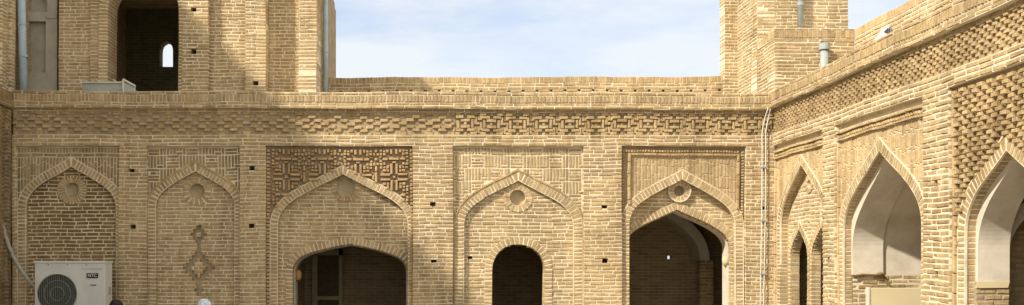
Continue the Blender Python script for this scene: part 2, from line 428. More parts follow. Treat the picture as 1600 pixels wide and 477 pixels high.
# ------------------------------------------------------------------ shared builders
def cornice(fr, ua, ub, parent, frieze_kind, ua_top=None, fub=None):
    ut = ua if ua_top is None else ua_top
    m = MB(); rows(m, fr, ua, ub, V(228), V(211), 0, .4, L=.24)
    m.build('lintel_course', [M_BRICK, M_MORTAR], parent)
    m = MB(); q_ = X(712) if frieze_kind == 'back' else ua
    if frieze_kind == 'back': m.box(fr, ua, q_, V(211), V(175.5), .052, .4, 2)
    m.box(fr, q_, ub, V(211), V(175.5), .058, .4, 1)
    c = .051
    H = [(0,2.55,3,1),(0,4.45,3,1),(0,3.5,1,1,.01),(-1.75,1.5,2.5,1),(1.75,1.5,2.5,1),(-1.75,5.5,2.5,1),(1.75,5.5,2.5,1),
         (-2.6,.5,2.1,1),(2.6,.5,2.1,1),(-2.6,6.5,2.1,1),(2.6,6.5,2.1,1),(0,.5,1,1,.02),(0,6.5,1,1,.02),
         (-2.2,3.5,.95,2.9,.012),(2.2,3.5,.95,2.9,.012),(3.2,4.4,.95,2.6,.012),(-3.2,2.6,.95,2.6,.012),
         (4,3.5,.9,.9),(3.2,1.6,.9,1.8,.012),(-3.2,5.4,.9,1.8,.012),(4.05,1.5,.85,2.3,.02),(4.05,5.6,.85,2.3,.02)]
    Z = [(0,3.5,2.6,1),(2.2,4.5,2.4,1),(-2.2,4.5,2.4,1),(4,5.5,2.4,1),(2.2,2.5,2.4,1),(-2.2,2.5,2.4,1),(4,1.5,2.4,1),(0,5.5,1.6,1,.015),
         (0,1.5,1.6,1,.015),(4,3.5,1.4,1,.02),(0,6.5,2.4,1,.01),(0,.5,2.4,1,.01),(2.2,6.5,1.2,1,.02),(-2.2,6.5,1.2,1,.02),(2.2,.5,1.2,1,.02),(-2.2,.5,1.2,1,.02),
         (1.3,4.5,.6,2.6,.03),(-1.3,2.5,.6,2.6,.03)]
    if frieze_kind == 'back':
        mid = X(712)
        pattern(m, fr, mid, ub, V(211)-.001, V(175.5), c, (8, 7.01), H, .012, .08, o=(3.0, 0), jw=.008, k=.86)
        pattern(m, fr, ua, mid-.01, V(211)-.001, V(175.5), c, (8, 7.01), Z, .024, .08, o=(0, 0), jw=.010, k=.90)
    else:
        if True:
            pattern(m, fr, ua, ub, V(211)-.001, V(175.5), .0395, (3.5, 4), RELIEF, .026, .08, jw=.007, k=.84)
            m.box(fr, ua, ub, V(210.5), V(176), .054, .07, 2)
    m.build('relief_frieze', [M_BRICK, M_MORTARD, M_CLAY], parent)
    m = MB()
    rows(m, fr, ut, ub, V(175.5), V(170.5), .03, .4, L=.24)
    rows(m, fr, ut, ub, V(170.5), V(166), -.05, .4, L=.26, jit=.004, hg=.004)
    rows(m, fr, ut, ub, V(166), V(161), -.03, .4, L=.24)
    cols(m, fr, ut, ub, V(161), V(149), -.038, .1, pw=.058, L=.5, gap=.017, jw=.006)
    m.box(fr, ut, ub, V(161), V(149)-.004, -.024, .45, 1)
    rows(m, fr, ut, ub, V(148.8), V(144.5), -.028, .42, L=.22, jit=.004, hg=.003)
    m.build('cornice', [M_BRICK, M_MORTAR], parent)

def medallion(fr, cu, cv, r0, r1, wf, wb, parent, mats, deep=.1, rim=None, n=18):
    m = MB()
    for i in range(n):
        a0, a1 = 2*math.pi*(i+.13)/n, 2*math.pi*(i+.87)/n
        q = [(cu+math.cos(a)*r, cv+math.sin(a)*r) for a, r in ((a0, r0), (a0, r1), (a1, r1), (a1, r0))]
        m.brick(fr, q, wf, wb, c=.003, jit=.002)
        a0, a1 = 2*math.pi*i/n, 2*math.pi*(i+1)/n
        q = [(cu+math.cos(a)*r, cv+math.sin(a)*r) for a, r in ((a0, r0), (a0, r1), (a1, r1), (a1, r0))]
        m.quadbox(fr, q, wf+.007, wb+deep, 1)
        if rim:
            q = [(cu+math.cos(a)*r, cv+math.sin(a)*r) for a, r in ((a0, r1), (a0, r1+rim), (a1, r1+rim), (a1, r1))]
            m.quadbox(fr, q, wf-.006, wb+.01, 1)
    for i in range(n):
        a0, a1 = 2*math.pi*i/n, 2*math.pi*(i+1)/n
        q = [(cu, cv), (cu+math.cos(a0)*r0, cv+math.sin(a0)*r0), (cu+math.cos(a1)*r0, cv+math.sin(a1)*r0), (cu, cv)]
        m.add([fr(p[0], p[1], wb+deep-.02) for p in q[:3]], [(0,1,2)], 2)
    return m.build('sunburst_medallion', list(mats)+[M_SAND], parent)

# ------------------------------------------------------------------ back arcade wall
BW = thing('arcade_wall', (0, 15.5, 0), 'long buff brick courtyard wall facing the viewer, with five pointed blind arches and a patterned frieze', 'wall')
UL, UR = -6.57, 5.42
cornice(BW and BACK, UL, UR, BW, 'back')
B2 = [M_BRICK, M_MORTAR]
# piers
PIERS = [((-6.57), X(24), [], None), (X(185), X(229), [(205,266),(208,355)], None), (X(374), X(415), [(393,263),(393,353)], None),
         (X(645), X(708), [(676,320),(678,409)], None), (X(912), X(972), [(945,323),(945,408)], None), (X(1165), 5.40, [(1195,325)], None)]
for i, (a, b, hs, _) in enumerate(PIERS):
    m = MB(); hc = [hole(X(x), V(y)) for x, y in hs]
    rows(m, BACK, a, b, GV, V(228), 0, .4, cuts=hc, L=.21 if i != 5 else .18, mw=.32)
    if hs: m.box(BACK, a, b, GV, V(228), .33, .4, 1)
    m.build('pier', B2, BW)

def bay(a, b, arch, fill, niche_w=.20, panel_w=.075, mats=None, cuts=(), niche_top=None, med=None, niche_rows=True, niche_extra=None, ring_w=.05, outline=False, niche_mats=None, L=.21):
    mats = mats or B2
    # spandrel panel
    m = MB()
    backing(m, BACK, a, b, GV, V(228), panel_w, .4, [arch.cut(True)])
    fill(m, a, b, arch, panel_w)
    m.build('spandrel_panel', mats, BW)
    m = MB(); arch.ring(m, BACK, ring_w, .41); edge_lines(arch, m, BACK, ring_w)
    if outline: arch.band(m, BACK, arch.th+.004, arch.th+.03, ring_w-.01, panel_w+.02, 0)
    m.build('arch_ring', B2, BW)
    m = MB(); h = arch.hw+.03
    rows(m, BACK, arch.cu-h, arch.cu+h, GV, math.floor((arch.va+.05-GV)/CR)*CR+GV, niche_w, .4, cuts=cuts, L=L)
    if niche_extra: niche_extra(m)
    m.build('blind_niche', niche_mats or B2, BW)
def f_vert(pw=.052, jw=.003):
    def f(m, a, b, arch, w_): cols(m, BACK, a+.005, b-.005, lambda u: arch.top(u), V(245), w_-.012, w_+.02, pw=pw, jw=jw, gap=.016); rows(m, BACK, a+.005, b-.005, V(245), V(239), w_-.012, w_+.02, back=False); cols(m, BACK, a+.005, b-.005, V(239), V(230), w_-.012, w_+.02, pw=pw, L=.5, gap=.016)
    return f
NEST = [(.5,2,1,3.9),(1.5,2.5,1,2.9),(3.5,2,1,3.9),(2.5,2.5,1,2.9),(2,.5,2,1),
        (6,.5,3.9,1),(6,1.5,3.9,1),(6,2.5,2,1),(6,3.5,3.9,1),(4.5,2.5,.9,.9),(7.5,2.5,.9,.9),
        (8.5,2,1,3.9),(9.5,2,1,3.9),(10.5,2,1,3.9),(11.5,2,1,3.9)]
NEST = NEST + [((x+6) % 12 if False else x+6, y+4, *r) for x, y, *r in NEST]
NEST = [((x if x < 12 else x-12), *r) for x, *r in NEST]
def f_nest(m, a, b, arch, w_):
    pattern(m, BACK, a+.005, b-.005, V(345), V(231), .051, (12, 8), NEST, w_-.009, w_+.02, skip=lambda u, v: arch.inside(u, v), k=.69, jw=.0015, o=(1.5, .3))
    cols(m, BACK, a+.005, b-.005, lambda u: max(GV, V(470)) if not arch.inside(u, V(345)) else V(345), V(345), w_-.009, w_+.02)
FRET = []
for sx in (1, -1):
    for sy in (1, -1):
        FRET += [(.85*sx, 2.7*sy, .9, 3.6), (2.9*sx, .85*sy, 3.4, .9), (2.1*sx, 2.2*sy, 1, 1, .012), (3.2*sx, 2.2*sy, 1.2, .9), (2.1*sx, 3.3*sy, .9, 1.2),
                 (3.2*sx, 3.3*sy, .9, .9, .008), (4.3*sx, 3.2*sy, 1, .9, .01), (3.2*sx, 4.4*sy, .9, 1), (4.3*sx, 4.3*sy, 1, 1, -.005), (5.4*sx, 4.4*sy, .9, 1, .01), (4.4*sx, 5.3*sy, 1, .8, .01)]
FRET += [(0,0,1,1), (6,6,1,1), (6,0,.9,3.4), (0,6,3.4,.9), (6,2.9,.9,1.8), (6,-2.9,.9,1.8), (2.9,6,1.8,.9), (-2.9,6,1.8,.9), (5.1,0,.7,1.6), (0,4.9,1.4,.7)]
def f_fret(m, a, b, arch, w_):
    pattern(m, BACK, a+.07, b-.05, V(400), V(233), .047, (12, 12), FRET, w_-.045, w_+.02, skip=lambda u, v: arch.inside(u, v), k=.86, jw=.008, o=(5.2, 2.3))
    rows(m, BACK, a+.005, a+.06, GV, V(233), w_-.04, w_+.02, L=.2, back=False, mi=0)
    rows(m, BACK, b-.045, b-.003, GV, V(233), w_-.04, w_+.02, L=.2, back=False, mi=0)

def edge_lines(arch, m, fr, w_):
    arch.band(m, fr, arch.th, arch.th+.013, w_+.001, w_+.03, 1); arch.band(m, fr, -.004, .007, w_+.003, w_+.03, 1)
A1 = Arch(X(109), .71, GV, V(325), V(260), th=.12)
A2 = Arch(X(303.5), .62, GV, V(322), V(266), th=.11)
A3 = Arch(X(535), 1.02, GV, V(352), V(271), th=.11)
A4 = Arch(X(810.5), .86, GV, V(352), V(281), th=.135)
A5 = Arch(X(1067.5), .835, GV, V(352), V(279), th=.12)
D3 = Arch(X(546), .905, GV, V(426), V(381), k1=.66, k2=(.6, .76), th=.115)
D4 = Arch(X(811), .41, GV, V(422), V(382), k1=.58, k2=(.55, 1.0), th=.12)
D5 = Arch(X(1063), .84, GV, V(388), V(327), th=.12)

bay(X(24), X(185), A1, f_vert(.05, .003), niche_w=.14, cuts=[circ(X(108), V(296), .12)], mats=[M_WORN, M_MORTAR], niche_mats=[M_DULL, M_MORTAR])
medallion(BACK, X(108), V(296), .11, .23, .128, .15, BW, B2, n=26)
# bay 2 with stepped recessed diamonds
CU2 = X(307)
def ci_(v): return math.floor((v-GV)/CR)
I0, I1 = ci_(V(421)), ci_(V(368))
def dia_h(i):
    """(recess half-width, raised centre half-width) for course i"""
    d = abs(i-I0)
    if d <= 4: return .255-.05*d, (.12-.05*d if d <= 2 else 0)
    d1 = abs(i-I1)
    if d1 <= 2: return .125-.04*d1, (.04 if d1 == 0 else 0)
    if I0 < i < I1: return .035, 0
    if I0-8 < i < I0: return (.07 if (I0-i) % 2 == 0 else .035), 0
    return 0, 0
def dia(v):
    h = dia_h(ci_(v))[0]
    return (CU2-h, CU2+h) if h > 0 else None
def n2(m):
    m.box(BACK, CU2-.28, CU2+.28, V(478), V(352), .235, .4, 3)
    for i in range(I0-8, I1+3):
        h = dia_h(i)[1]
        if h > 0: rows(m, BACK, CU2-h, CU2+h, GV+i*CR, GV+(i+1)*CR, .142, .235, L=.09)
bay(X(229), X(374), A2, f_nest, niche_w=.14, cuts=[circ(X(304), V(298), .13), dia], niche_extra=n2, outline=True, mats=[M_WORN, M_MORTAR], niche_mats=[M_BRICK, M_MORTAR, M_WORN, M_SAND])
medallion(BACK, X(304), V(298), .125, .22, .131, .15, BW, B2, n=14)
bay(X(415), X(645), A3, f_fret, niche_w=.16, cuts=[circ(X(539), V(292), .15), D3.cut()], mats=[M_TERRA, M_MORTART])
medallion(BACK, X(539), V(292), .145, .24, .153, .17, BW, B2, deep=.06, n=22)
bay(X(708), X(912), A4, f_nest, niche_w=.105, cuts=[circ(X(810), V(308), .13), D4.cut(), hole(X(735), V(404), .07, .06)], outline=True, mats=[M_BRICK, M_MORTAR])
medallion(BACK, X(810), V(308), .125, .23, .096, .115, BW, [M_PALE, M_MORTAR], n=16)
def f_bead(m, a, b, arch, w_):
    fa, fb, ft = X(987), X(1152), V(244)
    m.box(BACK, a+.004, fa-.05, V(352), V(229), w_-.004, w_+.01, 2); m.box(BACK, fb+.05, b-.004, V(352), V(229), w_-.004, w_+.01, 2); m.box(BACK, a+.004, b-.004, ft+.05, V(229), w_-.005, w_+.01, 2)
    cols(m, BACK, fa, fb, lambda u: arch.top(u), ft, w_-.011, w_+.02, pw=.053, jw=.0015, gap=.013)
    cols(m, BACK, fa-.05, fa, lambda u: arch.top(u), ft+.05, w_-.045, w_+.02, pw=.05)
    cols(m, BACK, fb, fb+.05, lambda u: arch.top(u), ft+.05, w_-.045, w_+.02, pw=.05)
    rows(m, BACK, fa, fb, ft, ft+.05, w_-.045, w_+.02, back=False)
    n = 26
    for side in (a+.01, b-.055):
        for k in range(34):
            v = V(235)-k*.045
            if v < arch.top(side+.02)-.02: break
            m.rect(BACK, side+.002, side+.043, v-.034, v, w_-.03, w_+.02, c=.012, mi=0)
    for k in range(42):
        u = a+.02+k*.0435
        if u > b-.06: break
        m.rect(BACK, u, u+.033, V(238), V(234), w_-.03, w_+.02, c=.012, mi=0)
bay(X(972), X(1165), A5, f_bead, cuts=[circ(X(1066), V(297), .09), D5.cut()], mats=[M_BRICK, M_MORTAR, M_MORTART])
medallion(BACK, X(1066), V(297), .085, .165, .15, .21, BW, [M_PALE, M_MORTAR], n=13, rim=.02)
for D, wf in ((D3, .145), (D4, .094), (D5, .17)):
    m = MB(); D.ring(m, BACK, wf, .405, pitch=.062)
    m.build('doorway_arch', B2, BW)
# plaster reveals of the two wide doorways
for D, ms in ((D3, M_GREYPL), (D5, M_PLASTER)):
    m = MB(); D.band(m, BACK, -.025 if D is D3 else -.02, .02, .30, .56, 0)
    m.build('plaster_reveal', ms, BW)
# solid core above doors, roof slab, rooms behind
m = MB()
m.box(BACK, UL, UR, V(228), V(150), .4, .55, 0)
m.build('wall_core', M_MORTAR, BW)
m = MB(); m.wbox(-6.9, 9, 15.9, 18.45, CZ+2.28, CZ+2.42); m.build('roof_slab', M_ROOF, BW)
def room(x0, x1, y0, y1, z1, parent, mb_=None, nm='room_wall', mx_=None, my_=None, cutback=None, openx=False):
    mx_ = mx_ or M_FBX; my_ = my_ or M_FBY
    m = MB(); m.wbox(x0-.12, x0, y0, y1, 0, z1); m.wbox(x1, x1+.12, y0, y1, 0, z1); m.build('side_wall', my_, parent)
    m = MB()
    if cutback:
        a, b, c, d = cutback
        m.wbox(x0-.12, a, y1, y1+.15, 0, z1); m.wbox(b, x1+.12, y1, y1+.15, 0, z1); m.wbox(a, b, y1, y1+.15, 0, c); m.wbox(a, b, y1, y1+.15, d, z1)
    else: m.wbox(x0-.12, x1+.12, y1, y1+.15, 0, z1)
    m.build('rear_wall', mx_, parent)
room(X(440), X(655), 15.9, 18.3, CZ+2.3, BW)
room(X(745), X(880), 15.9, 18.3, CZ+2.3, BW)
room(X(975)-.1, X(1165)+.55, 15.9, 18.3, CZ+2.3, BW, cutback=((1043-675)/1550*18.3, (1049-675)/1550*18.3, CZ+.0, CZ+.06))
m = MB(); m.wbox(-6.9, -2.4, 15.9, 16.05, 0, CZ+2.3); m.build('rear_infill', M_FBX, BW)
K18 = 18.3/1550
dk = MB(); x0, x1 = (497-675)*K18, (530-675)*K18
dk.wbox(x0-.1, x0, 18.2, 18.3, 0, CZ+.17); dk.wbox(x1, x1+.07, 18.2, 18.3, 0, CZ+.17); dk.wbox(x0-.1, x1+.07, 18.2, 18.3, CZ+.07, CZ+.17)
dk.wbox(x0, x1, 18.2, 18.3, CZ-.75, CZ-.68)
df = dk.build('door_frame', M_FRAME, BW)
dk = MB(); dk.wbox(x0, x1, 18.24, 18.3, 0, CZ+.07); dk.build('door_leaf', M_WOOD, df)
# vault ribs in the right-hand room
fr_in = Fr((0, 17.6, 0), (1,0,0), (0,1,0), .003)
VR = Arch((1018-675)*17.6/1550, .86, GV, -.02, .92, k1=.5, k2=(.5, .7))
m = MB(); VR.band(m, fr_in, 0, .17, 0, .7, 0, v_from=-.02)
m.build('vault_rib', M_GREYPL, BW)
m = MB(); rows(m, fr_in, VR.cu+.86, VR.cu+1.10, GV, -.02, .0, .2); rows(m, fr_in, VR.cu-1.10, VR.cu-.86, GV, -.02, 0, .2)
m.build('rib_pillar', [M_DULL, M_MORTARD], BW)
# imposts at the springing of the doorways
m = MB(); m.tube([(X(461), 15.86, CZ-.17), (X(461), 15.86, CZ-.22), (X(461), 15.86, CZ-.30), (X(461), 15.86, CZ-.34)], [.03,.055,.05,.025], 12)
m.build('impost_block', M_IMP, BW, smooth=True)
m = MB(); m.tube([(X(1144), 15.84, CZ+.04), (X(1144), 15.84, CZ+.01), (X(1144), 15.84, CZ-.08), (X(1144), 15.84, CZ-.11)], [.03,.06,.055,.025], 12)
m.build('impost_block', M_STONE, BW, smooth=True)

# ------------------------------------------------------------------ right arcade wall
RW = thing('arcade_wall', (5.3, 10, 0), 'sunlit brick arcade wall on the right receding from the corner, with plastered pointed bays', 'wall')
UA, UB = -15.5, -5.6
cornice(RIGHT, UA+.02, UB, RW, 'right', ua_top=-15.44)
RP = .075
def rpier(a, b, hs=()):
    m = MB(); hc = [hole(u, v, .07, .085) for u, v in hs]
    rows(m, RIGHT, a, b, GV, V(228), 0, .4, cuts=hc, L=.2, mw=.32, jw=.006, jit=.004)
    m.box(RIGHT, a, b, GV, V(228), .33, .4, 1)
    m.build('pier', B2, RW)
rpier(-13.47, -13.08, [(-13.28, .93), (-13.28, -.02)])
rpier(-10.72, -10.19, [(-10.46, .79), (-10.44, -.17)])
rpier(-8.30, -7.75); rpier(UB-.5, UB)
RA1 = Arch(-14.42, .86, GV, .48, 1.37, th=.11)
RA2 = Arch(-11.90, 1.03, GV, .35, 1.30, k1=.45, k2=(.5, .62), th=.12)
RA3 = Arch(-9.25, .74, GV, .25, 1.02, th=.13)
RA4 = Arch(-6.9, .70, GV, .25, 1.02, th=.13)
RRAT = [(0,.5,1.7,1),(1.9,.5,1.3,1,.03),(0.95,1.5,1.6,1,-.012),(2.9,1.5,1.2,1,.03)]
def rbay(a, b, arch, style, mats, dep=.12):
    m = MB(); backing(m, RIGHT, a, b, GV, V(228), RP, .4, [arch.cut(True)])
    top = V(232)
    if style == 'vert':
        rows(m, RIGHT, a+.01, b-.01, 1.64, 1.69, RP-.055, RP+.02, back=False, L=.2)
        for k in range(int((b-a)/.062)): m.rect(RIGHT, a+.01+k*.062, a+.01+k*.062+.04, 1.595, 1.637, RP-.035, RP+.02, c=.01)
        rows(m, RIGHT, a+.01, b-.01, 1.545, 1.59, RP-.045, RP+.02, back=False, L=.2)
        cols(m, RIGHT, a+.05, b-.05, lambda u: arch.top(u), 1.54, RP-.011, RP+.02, jw=.0015, gap=.016)
        cols(m, RIGHT, a+.005, a+.045, GV, 1.54, RP-.04, RP+.02, pw=.04); cols(m, RIGHT, b-.045, b-.005, GV, 1.54, RP-.04, RP+.02, pw=.04)
    elif style == 'rat':
        pattern(m, RIGHT, a+.06, b-.06, .0, top, .048, (3.5, 4), RELIEF, RP-.05, RP+.02, skip=lambda u, v: arch.inside(u, v), jw=.007, k=.80)
        cols(m, RIGHT, a+.005, a+.05, GV, top, RP-.045, RP+.02, pw=.045); cols(m, RIGHT, b-.045, b-.005, GV, top, RP-.045, RP+.02, pw=.045)
    m.build('spandrel_panel', mats, RW)
    m = MB(); arch.ring(m, RIGHT, RP-.02, RP+dep); edge_lines(arch, m, RIGHT, RP-.02); m.build('arch_ring', [M_BRICK, M_MORTAR], RW)
rbay(-15.5, -13.47, RA1, 'vert', [M_PALE, M_MORTAR])
rbay(-13.08, -10.72, RA2, 'vert', [M_PALE, M_MORTAR], .10)
rbay(-10.19, -8.30, RA3, 'rat', [M_BRICK, M_SAND], .10)
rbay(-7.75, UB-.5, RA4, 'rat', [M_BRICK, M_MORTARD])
# first bay: blind niche holding two narrow pointed openings
d1 = Arch(-14.80, .34, GV, .0, .44, th=.10); d2 = Arch(-13.95, .36, GV, .0, .44, th=.10)
m = MB(); rows(m, RIGHT, RA1.cu-.9, RA1.cu+.9, GV, RA1.va+.02, .185, .30, cuts=[d1.cut(), d2.cut(), circ(-14.42, 1.08, .07)], L=.19, jw=.006)
m.build('blind_niche', [M_PALE, M_MORTAR], RW)
for d in (d1, d2):
    m = MB(); d.ring(m, RIGHT, .165, .31); m.build('doorway_arch', B2, RW)
medallion(RIGHT, -14.42, 1.08, .065, .13, .17, .195, RW, [M_PALE, M_MORTAR], n=11)
m = MB(); rows(m, RIGHT, -7.75, -6.1, GV, 1.1, .25, .4, L=.2); m.build('blind_niche', B2, RW)
# rooms / iwans behind
m = MB(); m.wbox(5.38, 9.0, 6.0, 15.88, CZ+2.28, CZ+2.42); m.build('roof_slab', M_ROOF, RW)
m = MB(); m.wbox(5.7, 5.85, 6.0, 15.9, CZ+V(228), CZ+2.28); m.wbox(8.2, 8.35, 6.0, 15.9, 0, CZ+2.3); m.wbox(5.7, 8.3, 13.30, 13.42, 0, CZ+2.28); m.wbox(5.7, 8.3, 10.3, 10.45, 0, CZ+2.28); m.wbox(5.7, 8.3, 8.1, 8.2, 0, CZ+2.28)
m.wbox(5.72, 5.85, 5.6, 8.1, 0, CZ+2.28); m.wbox(5.3, 8.35, 5.5, 5.6, 0, CZ+2.3)
m.build('inner_wall', M_FBY, RW)
m = MB(); m.wbox(5.68, 5.95, 13.42, 13.5, 0, CZ+1.7); m.wbox(5.62, 8.2, 15.6, 15.88, 0, CZ+2.28); m.build('room_wall', M_FBX, RW)
def vault(arch, secs, mats_, spring):
    """secs: (x0, x1, offset, material) runs of a barrel vault into the wing"""
    for x0, x1, off_, mt in secs:
        m = MB(); A = arch.offset(off_) if off_ else arch.pts
        A = [(h, max(v, spring)) for h, v in A]
        for sgn in (1, -1):
            for i in range(len(A)-1):
                a, b = A[i], A[i+1]
                if a[1] == b[1] and a[1] <= spring: continue
                t = .14 if off_ <= 0.05 else .10
                q = [(arch.cu+sgn*a[0], a[1]), (arch.cu+sgn*(a[0]+t), a[1]), (arch.cu+sgn*(b[0]+t), b[1]+t*.6), (arch.cu+sgn*b[0], b[1])]
                fr_ = RIGHT
                p = [fr_(uu, vv, x0-5.3) for uu, vv in q]+[fr_(uu, vv, x1-5.3) for uu, vv in q]
                m.add(p, [(0,1,2,3),(7,6,5,4),(0,4,5,1),(1,5,6,2),(2,6,7,3),(3,7,4,0)], 0)
        m.build('vault_section', mt, RW, smooth=False)
V2 = Arch(-11.90, 1.00, GV, .12, 1.27, k1=.42, k2=(.5, .60))
vault(V2, [(5.47, 5.87, .0, M_PLASTER), (5.87, 8.2, .035, M_PLASTER)], None, -.20)
# brick side walls of the second bay (they face along the wing)
SB = Fr((0, 12.93, 0), (1,0,0), (0,1,0), .004)
m = MB(); rows(m, SB, 5.46, 8.2, GV, -.205, 0, .4, L=.2, jw=.008, jit=.004); m.build('side_wall', B2, RW)
m = MB(); m.wbox(5.7, 8.2, 10.45, 10.87, 0, CZ-.2); m.build('side_wall', M_FBX, RW)
m = MB(); m.tube([SB(5.5, -.213, -.03), SB(5.6, -.20, -.03), SB(5.75, -.205, -.03), SB(5.83, -.19, -.04), SB(5.88, -.21, -.03)], [.012,.016,.012,.028,.012], 7)
m.tube([SB(5.86, -.20, -.01), SB(5.9, -.27, -.01), SB(5.97, -.36, -.01)], [.02,.014,.02], 7)
m.build('broken_plaster_edge', M_DULL, RW)
# third bay
V3 = Arch(-9.25, .70, GV, .10, 1.00, k1=.45, k2=(.5, .62))
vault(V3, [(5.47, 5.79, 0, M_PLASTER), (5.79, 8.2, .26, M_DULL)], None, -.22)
SB3 = Fr((0, 9.95, 0), (1,0,0), (0,1,0), .004)
m = MB(); rows(m, SB3, 5.46, 5.79, GV, -.235, .0, .4, L=.2, jw=.008, jit=.004)
RIM = Arch(6.62, .80, GV, .02, .85, th=.1)
rows(m, SB3, 5.79, 8.2, GV, .9, .24, .5, L=.2, jw=.008, jit=.004, mi=0)
m.build('side_wall', [M_BRICK, M_MORTARD], RW)
m = MB(); RIM.band(m, SB3, .0, .13, .06, .25, 0, v_from=-.05); m.build('plaster_rim', M_PLASTER, RW)
m = MB(); m.quadbox(SB3, [(5.48, -.285), (5.77, -.285), (5.79, -.222), (5.465, -.222)], -.012, .02, 0); m.build('rib_springer', M_CREAM, RW)

# ------------------------------------------------------------------ left wall of the courtyard
LW = thing('side_building', (-6.57, 12, 0), 'tall shaded brick building at the left edge with pilasters above a cornice', 'building')
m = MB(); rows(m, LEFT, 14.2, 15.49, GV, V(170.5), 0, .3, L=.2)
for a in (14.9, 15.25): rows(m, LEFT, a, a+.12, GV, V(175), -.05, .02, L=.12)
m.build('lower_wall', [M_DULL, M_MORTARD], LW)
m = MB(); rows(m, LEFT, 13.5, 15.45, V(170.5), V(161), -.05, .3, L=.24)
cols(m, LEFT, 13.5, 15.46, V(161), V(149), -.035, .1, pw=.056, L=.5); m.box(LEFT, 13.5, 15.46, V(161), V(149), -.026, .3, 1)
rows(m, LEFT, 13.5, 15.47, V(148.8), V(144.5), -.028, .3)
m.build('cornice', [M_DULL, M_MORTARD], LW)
m = MB(); rows(m, LEFT, 14.8, 16.45, V(144), 5.2, .30, .5, L=.2)
for a in (15.75, 16.1): rows(m, LEFT, a, a+.13, V(144), 5.2, .24, .31, L=.13)
m.build('upper_wall', [M_BRICK, M_MORTAR], LW)
m = MB(); m.wbox(-9, -6.60, -2, 14.2, 0, CZ+2.5); m.wbox(-9, -7.0, 4, 14.8, CZ+2.5, CZ+7.13); m.wbox(-9, -7.08, 14.8, 16.45, 0, CZ+7.13); m.wbox(-7.08, -6.9, 14.8, 16.45, CZ+5.22, CZ+7.13)
m.build('building_body', M_FBY, LW)

# ------------------------------------------------------------------ parapet of the back roof
PF = Fr((0, 18.0, 0), (1,0,0), (0,1,0), .006, slope=-.003); K = 18/1550
PP = thing('roof_parapet', (-1, 18, CZ+2.4), 'low brick parapet with small square vents along the roof behind the back wall', 'parapet')
m = MB(); hs = []
u = (532-675)*K
while u < (1125-675)*K:
    hs.append((u, (405-142.5)*K)); u += .255
ua, ub = (505-675)*K, (1133-675)*K
rows(m, PF, ua, ub, 2.35, (405-144.6)*K, 0, .23, L=.22)
vv0, vv1 = (405-144.6)*K, (405-140.6)*K
xs = [ua]+[h[0] for h in hs]+[ub+.03]
for a, b in zip(xs, xs[1:]): m.rect(PF, a+(.03 if a != ua else 0), min(b-.03, ub), vv0+.003, vv1-.003, 0, .23); m.box(PF, a+(.028 if a != ua else 0), min(b-.028, ub), vv0, vv1, .008, .23, 1)
rows(m, PF, ua, ub, vv1, (405-130.5)*K, 0, .23, L=.24, pitch=.055)
m.box(PF, ua, ub, (405-130.5)*K, (405-121.5)*K, .008, .112, 1)
cols(m, PF, ua, ub, (405-130.5)*K, (405-120.5)*K, 0, .12, pw=.07, L=.5)
m.build('parapet_wall', B2, PP)

# ------------------------------------------------------------------ parapet of the right roof
PR = thing('roof_parapet', (6.77, 10, CZ+2.4), 'brick parapet with a row of gaps on the roof above the sunlit right wall', 'parapet')
PRF = Fr((6.77, 0, 0), (0,-1,0), (1,0,0), .006, slope=0)
m = MB(); a, b = -15.88, -5.8
rows(m, PRF, a, b, 2.3, 3.30, 0, .15, L=.21)
u = a
while u < b:
    m.rect(PRF, u, u+.15, 3.302, 3.36, 0, .15); m.box(PRF, u, u+.15, 3.302, 3.36, .01, .15, 1); u += .21
rows(m, PRF, a, b, 3.36, 3.54, 0, .15, L=.21)
m.box(PRF, a, b, 3.54, 3.675, .008, .15, 1); cols(m, PRF, a, b, 3.545, 3.68, 0, .15, pw=.06, L=.5)
m.build('parapet_wall', [M_PALE, M_MORTAR], PR)

# ------------------------------------------------------------------ roof tower on the right
TW = thing('roof_tower', (6.2, 16.5, CZ+2.4), 'square brick roof tower rising in two blocks above the right corner', 'tower')
FT = Fr((0, 15.9, 0), (1,0,0), (0,1,0), .005); SD = Fr((5.50, 0, 0), (0,-1,0), (1,0,0), .005)
vt = 3.67
m = MB(); rows(m, FT, 5.50, 6.77, 2.2, vt-.14, 0, .3, L=.22, cuts=[hole(612/1550*15.9, 338/1550*15.9, .10, .06)])
rows(m, SD, -16.78, -15.9, 2.2, vt-.14, 0, .3, L=.2)
m.build('lower_block', B2, TW)
m = MB(); cols(m, FT, 5.48, 6.77, vt-.13, vt, -.01, .3, pw=.075, L=.5); m.box(FT, 5.49, 6.77, vt-.14, vt-.006, 0, .86, 1)
rows(m, FT, 5.49, 6.77, vt, vt+.03, .0, .3)
cols(m, SD, -16.78, -15.9, vt-.13, vt, -.01, .1, pw=.07, L=.5)
m.build('soldier_coping', B2, TW)
m = MB(); FT2 = Fr((0, 16.78, 0), (1,0,0), (0,1,0), .005)
rows(m, FT2, 5.50, 7.04, 2.2, 6.0, 0, .3, L=.22)
rows(m, SD, -17.9, -16.78, 2.2, 6.0, 0, .3, L=.2)
m.wbox(5.75, 7.0, 17.05, 18.3, CZ+2.2, CZ+6.0, 1)
m.build('upper_block', B2, TW)
m = MB(); FT3 = Fr((0, 17.9, 0), (1,0,0), (0,1,0), .005)
rows(m, FT3, (1132-675)/1550*17.9, (1147-675)/1550*17.9+.08, 2.2, 6.0, 0, .3, L=.19); m.build('corner_pilaster', B2, TW)

